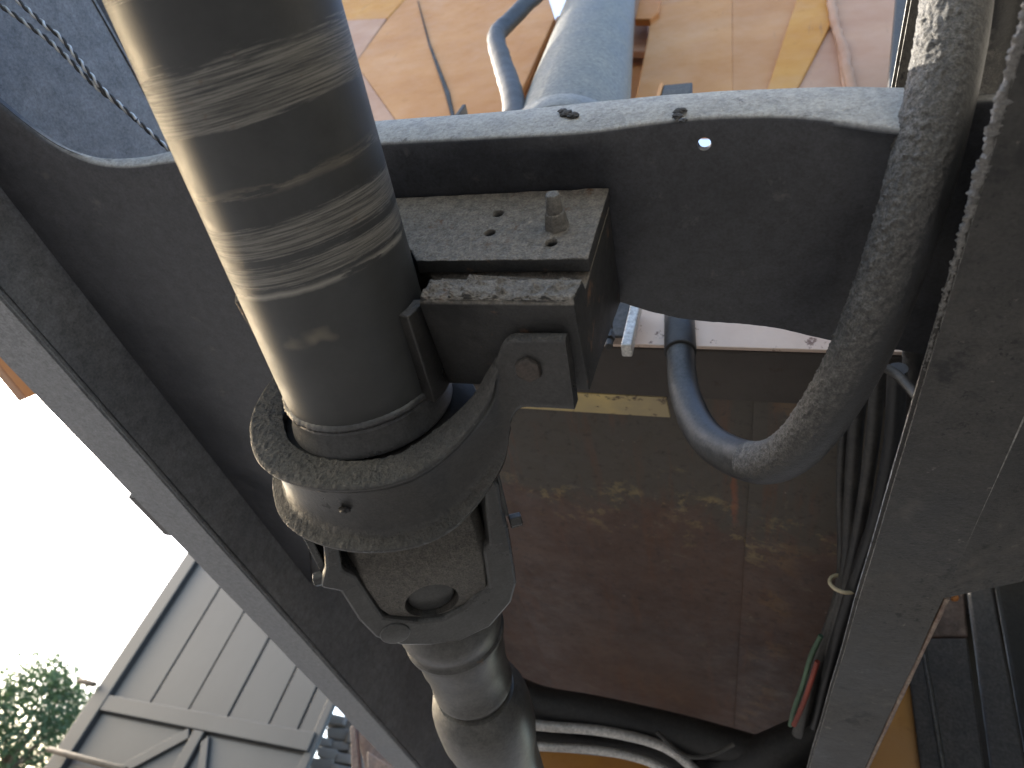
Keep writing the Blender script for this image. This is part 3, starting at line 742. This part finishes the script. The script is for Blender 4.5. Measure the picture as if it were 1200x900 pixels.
# twisted wire rope, upper left
def rope(pts, label):
    ax = catmull([PD(*q) for q in pts], 40)
    fr = frames(ax); root = thing('wire_rope', label, 'rope', ax[0], 'wire ropes in front of the rail')
    d = 0; lens = [0]
    for a, b in zip(ax, ax[1:]): d += (b - a).length; lens.append(d)
    for j, m_ in ((0, 'rope'), (1, 'rope_dark')):
        pth = [p + (u * math.cos(l / .0070 * 2 * math.pi * .5 + j * math.pi) + v * math.sin(l / .0070 * 2 * math.pi * .5 + j * math.pi)) * .0011 - ax[0] for (p, t, u, v), l in zip(fr, lens)]
        tube('strand', pth, .0012, m_, root, 8)
rope([(-60, -35, .55), (0, 6, .57), (60, 50, .58), (110, 99, .59), (150, 132, .60), (205, 182, .62)], 'twisted steel wire rope sagging slackly across the rail web')
rope([(-20, -40, .56), (20, 0, .57), (47, 24, .575), (57, 33, .575), (72, 45, .58), (104, 85, .586), (124, 108, .592), (160, 140, .60)], 'twisted steel wire rope with a small kink, joining the slack rope')

# ------------------------------------------------------------------ underbody behind the cross member
UZ = .60
ub = thing('truck_underbody', 'rusty brown underbody floor with yellow overspray above the shaft', 'underbody', (0, 0, 0))
by = P(800, 405, 2, .56).y
y2 = P(700, 462, 2, .56).y
box('cross_beam', (-.64, by + .006, .56), (.150, y2, .68), 'beam', ub, .003)
slab('beam_face', [(-.30, by, .5595), (.150, by, .5595), (.150, by - .012, .66), (-.30, by - .012, .66)], .005, 'pinkface', ub, .001, Vector((0, 1, 0)))
yl = P(612, 487, 2, .575); ya = P(606, 460, 2, .56); yb = P(770, 462, 2, .56)
slab('painted_lip', [(ya.x, y2 + .002, .562), (yb.x + .01, y2 + .002, .562), (yb.x + .012, y2 + .045, .570), (ya.x - .02, y2 + .045, .570)], .004, 'ylip', ub, .0008, Vector((0, 0, 1)))
el_ = P(605, 690, 2, UZ).x; er_ = .02
slab('floor_panel', [(el_, y2 - .02, UZ), (er_, y2 - .02, UZ), (er_, 2.42, UZ), (el_, 2.42, UZ)], .006, 'under', ub, .001, Vector((0, 0, 1)))
slab('floor_panel', [(er_ - .012, y2 - .02, UZ - .012), (XRo - .011, y2 - .02, UZ - .03), (XRo - .011, 2.42, UZ - .03), (er_ - .012, 2.42, UZ - .012)], .008, 'under', ub, .001, Vector((0, 0, 1)))
slab('floor_panel', [(XLo + .011, y2 - .02, UZ + .030), (el_ + .015, y2 - .02, UZ + .012), (el_ + .015, 2.42, UZ + .012), (XLo + .011, 2.42, UZ + .030)], .006, 'under', ub, .001, Vector((0, 0, 1)))
box('bulkhead', (XLo + .02, 2.42, .30), (XRo - .01, 2.46, .95), 'under', ub, .004)
# small bits seen through the opening: a blue-glinting fitting and an upright lug
lug = P(742, 405, 1, by - .03)
box('lug', (lug.x - .012, by - .035, lug.z - .005), (lug.x - .001, by - .018, lug.z + .08), 'silver', ub, .002)
box('hanger_plate', (lug.x - .060, by - .018, .553), (lug.x - .015, by - .0135, .66), 'darksteel', ub, .002)
ft = P(713, 394, 1, .44)
fit = thing('pipe_fitting', 'small shiny fitting in the gap beside the bracket', 'fitting', ft)
for k_, (a, b, r1, r2) in enumerate(((-.016, -.006, .004, .004), (-.006, .004, .0065, .0065), (.004, .012, .0038, .0038), (.012, .05, .0055, .0048))):
    cyl_between('nut' if k_ == 1 else 'stem', (b * -.2, .0, b), (a * -.2, 0, a), r1, r2, 'rod', fit, 6 if k_ == 1 else 18, .0008)

# dark loom and silver pipes low in the middle
loom = tube('wiring_loom', catmull([PD(575, 800, 1.22), PD(630, 825, 1.22), (PD(700, 838, 1.22)), PD(790, 858, 1.22), PD(870, 880, 1.2), PD(950, 905, 1.18)], 12), .032, 'black', None, 20)
tag(loom, 'fat black wiring loom sagging above the silver pipes', 'wiring loom')
loom2 = tube('wiring_loom', catmull([PD(560, 835, 1.25), PD(640, 862, 1.26), PD(740, 875, 1.26), PD(800, 893, 1.24), PD(850, 930, 1.22)], 12), .022, 'black', None, 20)
tag(loom2, 'thinner black loom squeezed between the two silver pipes', 'wiring loom')
loom3 = tube('corrugated_sleeve', catmull([PD(990, 850, 1.16), PD(940, 868, 1.17), PD(900, 885, 1.18), PD(850, 905, 1.2), PD(800, 940, 1.2)], 12), .036, 'black', None, 20)
tag(loom3, 'wide black sleeve bunched against the right rail', 'sleeve')
cable([(770, 858, 1.14), (800, 884, 1.13), (830, 886, 1.13), (860, 872, 1.13)], .0035, 'cable', 'thin looping wire in front of the black loom', 'wire', dk=1.0)
s1 = tube('silver_pipe', catmull([PD(600, 846, 1.18), PD(640, 851, 1.18), PD(700, 856, 1.18), PD(755, 867, 1.18), PD(790, 882, 1.18), PD(822, 910, 1.18)], 12), .0085, 'silver', None, 16)
tag(s1, 'bright metal pipe curving under the black loom', 'pipe')
s2 = tube('silver_pipe', catmull([PD(600, 872, 1.2), PD(640, 875, 1.2), PD(700, 879, 1.2), PD(750, 889, 1.2), PD(790, 907, 1.2)], 12), .0075, 'silver', None, 16)
tag(s2, 'second metal pipe running below the bright curved one', 'pipe')
cover = slab('engine_cover', [P(630, 880, 1, 1.75), P(820, 885, 1, 1.75), P(850, 960, 1, 1.75), P(620, 960, 1, 1.75)], .02, 'yellow', None, .003)
tag(cover, 'ochre painted panel showing under the silver pipes', 'panel')

# ------------------------------------------------------------------ raised body above the cross member
YB = .62
body = thing('dump_body', 'orange and pink painted steel body seen from below above the cross member', 'truck body', (-.4, YB, 1.4))
def bp(pts, mat, th=.02, dy=0.0, name='panel'):
    return slab(name, rel(body, [P(q[0], q[1], 1, YB + dy + (q[2] if len(q) > 2 else 0)) for q in pts]), th, mat, body, .003, Vector((0, 1, 0)))
bp([(380, -10), (482, -10), (454, 21), (385, 25)], 'yellow', dy=.027)
bp([(385, 25), (453, 21), (416, 74), (470, 150), (380, 150)], 'mauve', dy=.028)
bp([(455, 21), (482, -10), (494, -12), (640, -12), (650, 20), (612, 105), (596, 150), (470, 150), (416, 74)], 'peach', dy=.03)
bp([(489, 0), (490, 0), (504, 50), (527, 108), (536, 150), (532, 150), (521, 108), (502, 52)], 'shade_steel', dy=.026, th=.003, name='slit')
bp([(652, 19), (668, 15), (700, 30), (700, 150), (604, 150), (616, 105)], 'peach2', dy=.07)
bp([(672, -12), (760, -12), (760, 60), (700, 60), (672, 16)], 'mauve', dy=.08)
bp([(744, 22), (752, -12), (775, -12), (772, 14), (762, 22)], 'orange', dy=.015)
bp([(763, 22), (774, 6), (856, -12), (858, -12), (859, 150), (735, 150), (748, 100)], 'peach', dy=.03, th=.025)
bp([(858, -12), (945, -12), (900, 150), (858, 150)], 'peach2', dy=.0312)
bp([(937, -12), (974, -12), (976, 24), (910, 150), (884, 150)], 'yellow', dy=.02)
bp([(978, -12), (1056, -12), (1045, 150), (994, 150), (978, 30)], 'mauve', dy=.012)
bp([(972, 20), (996, 30), (1000, 150), (900, 150)], 'mauve', dy=.026)
bp([(380, -10), (640, -10), (648, 18), (640, 150), (380, 150)], 'mauve', dy=.11, name='backing_panel')
bp([(690, 30), (752, 24), (760, -12), (1056, -12), (1045, 150), (650, 150)], 'peach2', dy=.12, name='backing_panel')
# weld seam on the pink panel
pth = catmull([P(*q, 1, YB + .012) - body.location for q in [(973, -12), (978, 24), (988, 60), (996, 100), (1004, 140)]], 10)
tube('weld_seam', pth, .010, 'mauve', body, 10, lambda q, n: .004 * fn(q, 60))
# hydraulic cylinder
hc0 = P(652, 240, 1, .45); hc1 = P(712, -30, 1, .60)
hcy = thing('hydraulic_cylinder', 'silver grey hydraulic cylinder rising behind the cross member', 'cylinder', hc0)
ax = (hc1 - hc0)
rA = 46 / F * hc0.dot(fwd); rB = 36 / F * hc1.dot(fwd)
rA = rB * .93
cyl_between('barrel', (0, 0, 0), ax * 1.3, rA, rA, 'cyl', hcy, 64, .002)
cb = ax * .12
cyl_between('base_collar', ax * .05, ax * .085, rA * 1.12, rA * 1.10, 'cyl', hcy, 48, .004)
# bent rod
rp = catmull([P(660, -30, 1, .46), P(622, 0, 1, .45), P(598, 24, 1, .445), P(584, 38, 1, .44), P(582, 50, 1, .435), P(590, 78, 1, .43), P(600, 110, 1, .42), P(606, 150, 1, .41)], 10)
rd = tube('bent_rod', rp, .0185, 'rod', None, 20, lambda q, n: .0015 * fn(q, 50)); tag(rd, 'bent dark steel rod standing in front of the orange panel', 'rod')
# little brackets behind the lip
p = P(552, 128, 1, .40)
sb = thing('angle_tab', 'small folded steel tab peeping over the lip beside the bent rod', 'bracket', p)
box('plate', (-.022, 0, -.03), (-.016, .03, .022), 'darksteel', sb, .001); box('plate', (-.015, .024, -.03), (.016, .03, .019), 'mauve', sb, .001)
p = P(792, 105, 1, .42)
sb2 = thing('box_tab', 'small square dark tab peeping over the lip right of the cylinder', 'bracket', p)
box('plate', (-.02, 0, -.05), (.022, .03, .022), 'darksteel', sb2, .002); box('plate', (-.026, -.002, -.05), (-.0205, .03, .026), 'peach', sb2, .001)
# dark upright channel
pst = thing('channel_post', 'dark upright channel post beside the pink panel and the hose', 'post', P(1060, 100, 1, .5))
o_ = pst.location
slab('web', rel(pst, [P(1052, -20, 1, .5), P(1068, -20, 1, .5), P(1057, 140, 1, .5), P(1038, 140, 1, .5)]), .03, 'darksteel', pst, .002, Vector((0, 1, 0)))
slab('flange', rel(pst, [P(1069.5, -20, 1, .49), P(1130, -20, 1, .49), P(1100, 140, 1, .49), P(1058.5, 140, 1, .49)]), .03, 'darksteel', pst, .002, Vector((0, 1, 0)))

# ------------------------------------------------------------------ things outside the left rail
zb = .56
q0, q1, q2, q3 = P(22, 472, 2, zb), P(54, 458, 2, zb), P(-40, 340, 2, zb), P(-60, 372, 2, zb)
sbm = thing('side_beam', 'orange side beam with a dark grey edge hanging outside the rail', 'beam', q0)
slab('beam', rel(sbm, [q0 + (q1 - q0) * .3, q1, q2, q3 + (q2 - q3) * .3]), .12, 'orange', sbm, .004, Vector((0, 0, 1)))
slab('edge_channel', rel(sbm, [q0, q0 + (q1 - q0) * .28, q3 + (q2 - q3) * .28, q3]), .14, 'mauve', sbm, .004, Vector((0, 0, 1)))
# rusty step bracket lower left
rb0 = P(440, 870, 0, -1.0)
rst = thing('rusty_bracket', 'red brown rusty bracket below the rail end', 'bracket', rb0)
sl = lambda pts, d, th=.03, m_='rust': slab('plate', rel(rst, [P(q[0], q[1], 1, rb0.y + d) for q in pts]), th, m_, rst, .003, Vector((0, 1, 0)))
sl([(417, 856), (432, 842), (500, 930), (436, 935)], .05); sl([(410, 852), (416, 847), (424, 935), (413, 935)], 0)
sl([(430, 880), (468, 905), (470, 940), (430, 940)], -.06)

# ------------------------------------------------------------------ gate
ga, gb = P(125, 815, 2, .85), P(355, 857, 2, .85)
gh = (gb - ga); gh.z = 0; gh.normalize(); gn = Vector((gh.y, -gh.x, 0))
if gn.dot(ga) > 0: gn = -gn                  # towards the camera
gate = thing('yard_gate', 'tall grey metal yard gate with vertical boards above and diagonal braces below', 'gate', (ga.x, ga.y, GZ))
def G(px, py, off=0.0):
    r = ray(px, py); lam = (ga - gn * -off).dot(gn) / r.dot(gn); q = r * lam; d = q - Vector((ga.x, ga.y, 0))
    return (d.dot(gh), q.z - GZ)
def gslab(name, pts, off, th, mat, bevel=.006):
    """pts: (along gate, height) ; off: front face distance from the gate plane towards the camera."""
    return slab(name, [gh * u + EZ * v + gn * off for u, v in pts], th, mat, gate, bevel, -gn)
uL = G(128, 815)[0]; uR = G(379, 845)[0]; vr = .85 - GZ
TOP = 3.55
gslab('backing_sheet', [(uL - .02, .02), (uR, .02), (uR, TOP - .02), (uL - .02, TOP - .02)], -.012, .02, 'gate_gap', .002)
xs = [G(px, py)[0] for px, py in [(133, 813), (177, 822), (222, 830), (268, 838), (316, 847), (355, 842)]]
xs = [xs[0], xs[1], xs[2], xs[3], xs[4], xs[5]]
ed = [xs[0] + .0] + xs[1:] + [uR]
for i, (a, b) in enumerate(zip(ed, ed[1:])):
    g_ = .009
    gslab('board', [(a + g_, vr + .002), (b - g_, vr + .002), (b - g_, TOP), (a + g_, TOP)], random.uniform(-.002, .003), .012, 'gate', .003)
gslab('stile', [(uL - .13, 0), (ed[0] - .004, 0), (ed[0] - .004, TOP), (uL - .13, TOP)], .03, .05, 'gate', .006)
vb = G(250, 843)[1]
gslab('rail', [(ed[0] - .002, vr - .10), (uR, vr - .10), (uR, vr), (ed[0] - .002, vr)], .026, .03, 'gate', .005)
um = G(240, 850)[0]
gslab('mullion', [(um - .045, .05), (um + .045, .05), (um + .045, vr - .102), (um - .045, vr - .102)], .024, .03, 'gate', .005)
gslab('panel', [(ed[0] + .016, .05), (um - .06, .05), (um - .06, vr - .116), (ed[0] + .016, vr - .116)], .0, .012, 'gate', .003)
gslab('panel', [(um + .06, .05), (uR - .02, .05), (uR - .02, vr - .116), (um + .06, vr - .116)], .0, .012, 'gate', .003)
d0 = (um - .075, vr - .125); d1 = G(152, 899); d1 = (d1[0], d1[1])
dv = Vector((d1[0] - d0[0], d1[1] - d0[1])); k_ = (d0[1] - .1) / (d0[1] - d1[1]); d2 = (d0[0] + dv.x * k_, d0[1] + dv.y * k_)
nn = Vector((-dv.y, dv.x)).normalized() * .035
gslab('brace', [(d0[0] + nn.x, d0[1] + nn.y), (d0[0] - nn.x, d0[1] - nn.y), (d2[0] - nn.x, d2[1] - nn.y), (d2[0] + nn.x, d2[1] + nn.y)], .02, .018, 'gate', .004)
gslab('brace', [(um + .06, vr - .16), (um + .10, vr - .12), (uR - .03, .12), (uR - .07, .08)], .02, .018, 'gate', .004)
gslab('stile', [(uR - .03, 0), (uR + .03, 0), (uR + .03, TOP), (uR - .03, TOP)], .012, .03, 'gate', .006)
a_ = G(100, 801); b__ = G(117, 806)
cyl_between('latch', gh * a_[0] + EZ * a_[1] + gn * .05, gh * b__[0] + EZ * b__[1] + gn * .05, .02, .02, 'bark', gate, 12, .003)
a_ = G(57, 878, .1); b__ = G(145, 901, .1)
cyl_between('bar', gh * a_[0] + EZ * a_[1] + gn * .1, gh * b__[0] + EZ * b__[1] + gn * .08, .018, .018, 'bark', gate, 12, .003)

# ------------------------------------------------------------------ stacked stones beside the gate
YW = 4.3
xl = P(372, 875, 1, YW).x; ztop = P(395, 842, 1, YW).z
wl = box('retaining_wall', (xl - .02, YW - .02, GZ), (xl + .75, YW + .4, ztop - .45), 'concrete', None, .01)
tag(wl, 'low concrete wall under the stacked stones', 'wall')
shapes = []
for k_ in range(6):
    bm = bmesh.new(); bmesh.ops.create_cube(bm, size=2)
    for v in bm.verts: v.co += Vector((random.uniform(-.35, .35), random.uniform(-.2, .2), random.uniform(-.25, .25)))
    bmesh.ops.bevel(bm, geom=bm.edges[:], offset=.28, segments=3, affect='EDGES', profile=.6)
    for v in bm.verts: v.co *= 1 + .05 * noise.noise(v.co * 1.6 + Vector((k_ * 7, 0, 0)))
    bmesh.ops.recalc_face_normals(bm, faces=bm.faces)
    me = bpy.data.meshes.new('stone'); bm.to_mesh(me); bm.free(); me.materials.append(M['stone'])
    for p in me.polygons: p.use_smooth = True
    shapes.append(me)
z = ztop - .45; row = 0
while row < 7:
    x = xl - .01 + (row % 2) * .03
    hh = random.uniform(.029, .036)
    while x < xl + (.62 if row < 6 else .34):
        hw = random.uniform(.05, .085)
        o = bpy.data.objects.new('stone', random.choice(shapes)); col.objects.link(o)
        o.location = (x + hw, YW + .06 + random.uniform(-.012, .012), z + hh)
        o.scale = (hw * .93, .07, hh * .97); o.rotation_euler = (random.uniform(-.06, .06), random.uniform(-.16, .02), random.uniform(-.1, .1))
        tag(o, 'flat pale grey stone in the dry stack beside the gate', 'stone', 'stones stacked on the low wall')
        x += hw * 2
    z += hh * 2; row += 1

# ------------------------------------------------------------------ tree
def tree(base, crown_c, rx, rz, n_leaf, label):
    root = thing('tree', label, 'tree', base)
    b = Vector(base); c = Vector(crown_c) - b
    tube('trunk', catmull([(0, 0, 0), c * .3 + Vector((.1, 0, 0)), c * .7, c * 1.15], 8), [.22 - .19 * i / 24 for i in range(25)], 'bark', root, 10)
    vs_, fs = [], []; clumps = []
    for i in range(60):
        d = Vector((random.gauss(0, 1), random.gauss(0, 1), random.gauss(0, 1))).normalized() * random.uniform(.35, 1) ** .6
        cc = c + Vector((d.x * rx, d.y * rx, d.z * rz)); clumps.append((cc, random.uniform(.25, .5)))
    for i in range(n_leaf):
        cc, r = random.choice(clumps)
        p = cc + Vector((random.gauss(0, r), random.gauss(0, r), random.gauss(0, r * .8)))
        a = Vector((random.gauss(0, 1), random.gauss(0, 1), random.gauss(0, 1))).normalized(); bb = a.orthogonal().normalized()
        sz = random.uniform(.06, .11); k = len(vs_)
        vs_ += [p - a * sz, p + bb * sz * .45, p + a * sz, p - bb * sz * .45]; fs.append((k, k + 1, k + 2, k + 3))
    me = bpy.data.meshes.new('crown'); me.from_pydata([tuple(v) for v in vs_], [], fs); link('crown', me, 'leaf', root)
    for cc, r in clumps[:16]:
        tube('branch', [c * .55, c * .55 + (cc - c * .55) * .5 + Vector((0, 0, .1)), cc], [.05, .03, .012], 'bark', root, 6)
t0 = PD(46, 845, 21)
tree((t0.x, t0.y, GZ), t0, 1.75, 1.55, 6500, 'leafy green tree with airy crown beyond the gate')
t1 = PD(-70, 900, 24)
tree((t1.x, t1.y, GZ), t1, 1.9, 1.5, 7000, 'lower green tree, darker neighbour of the airy tree')
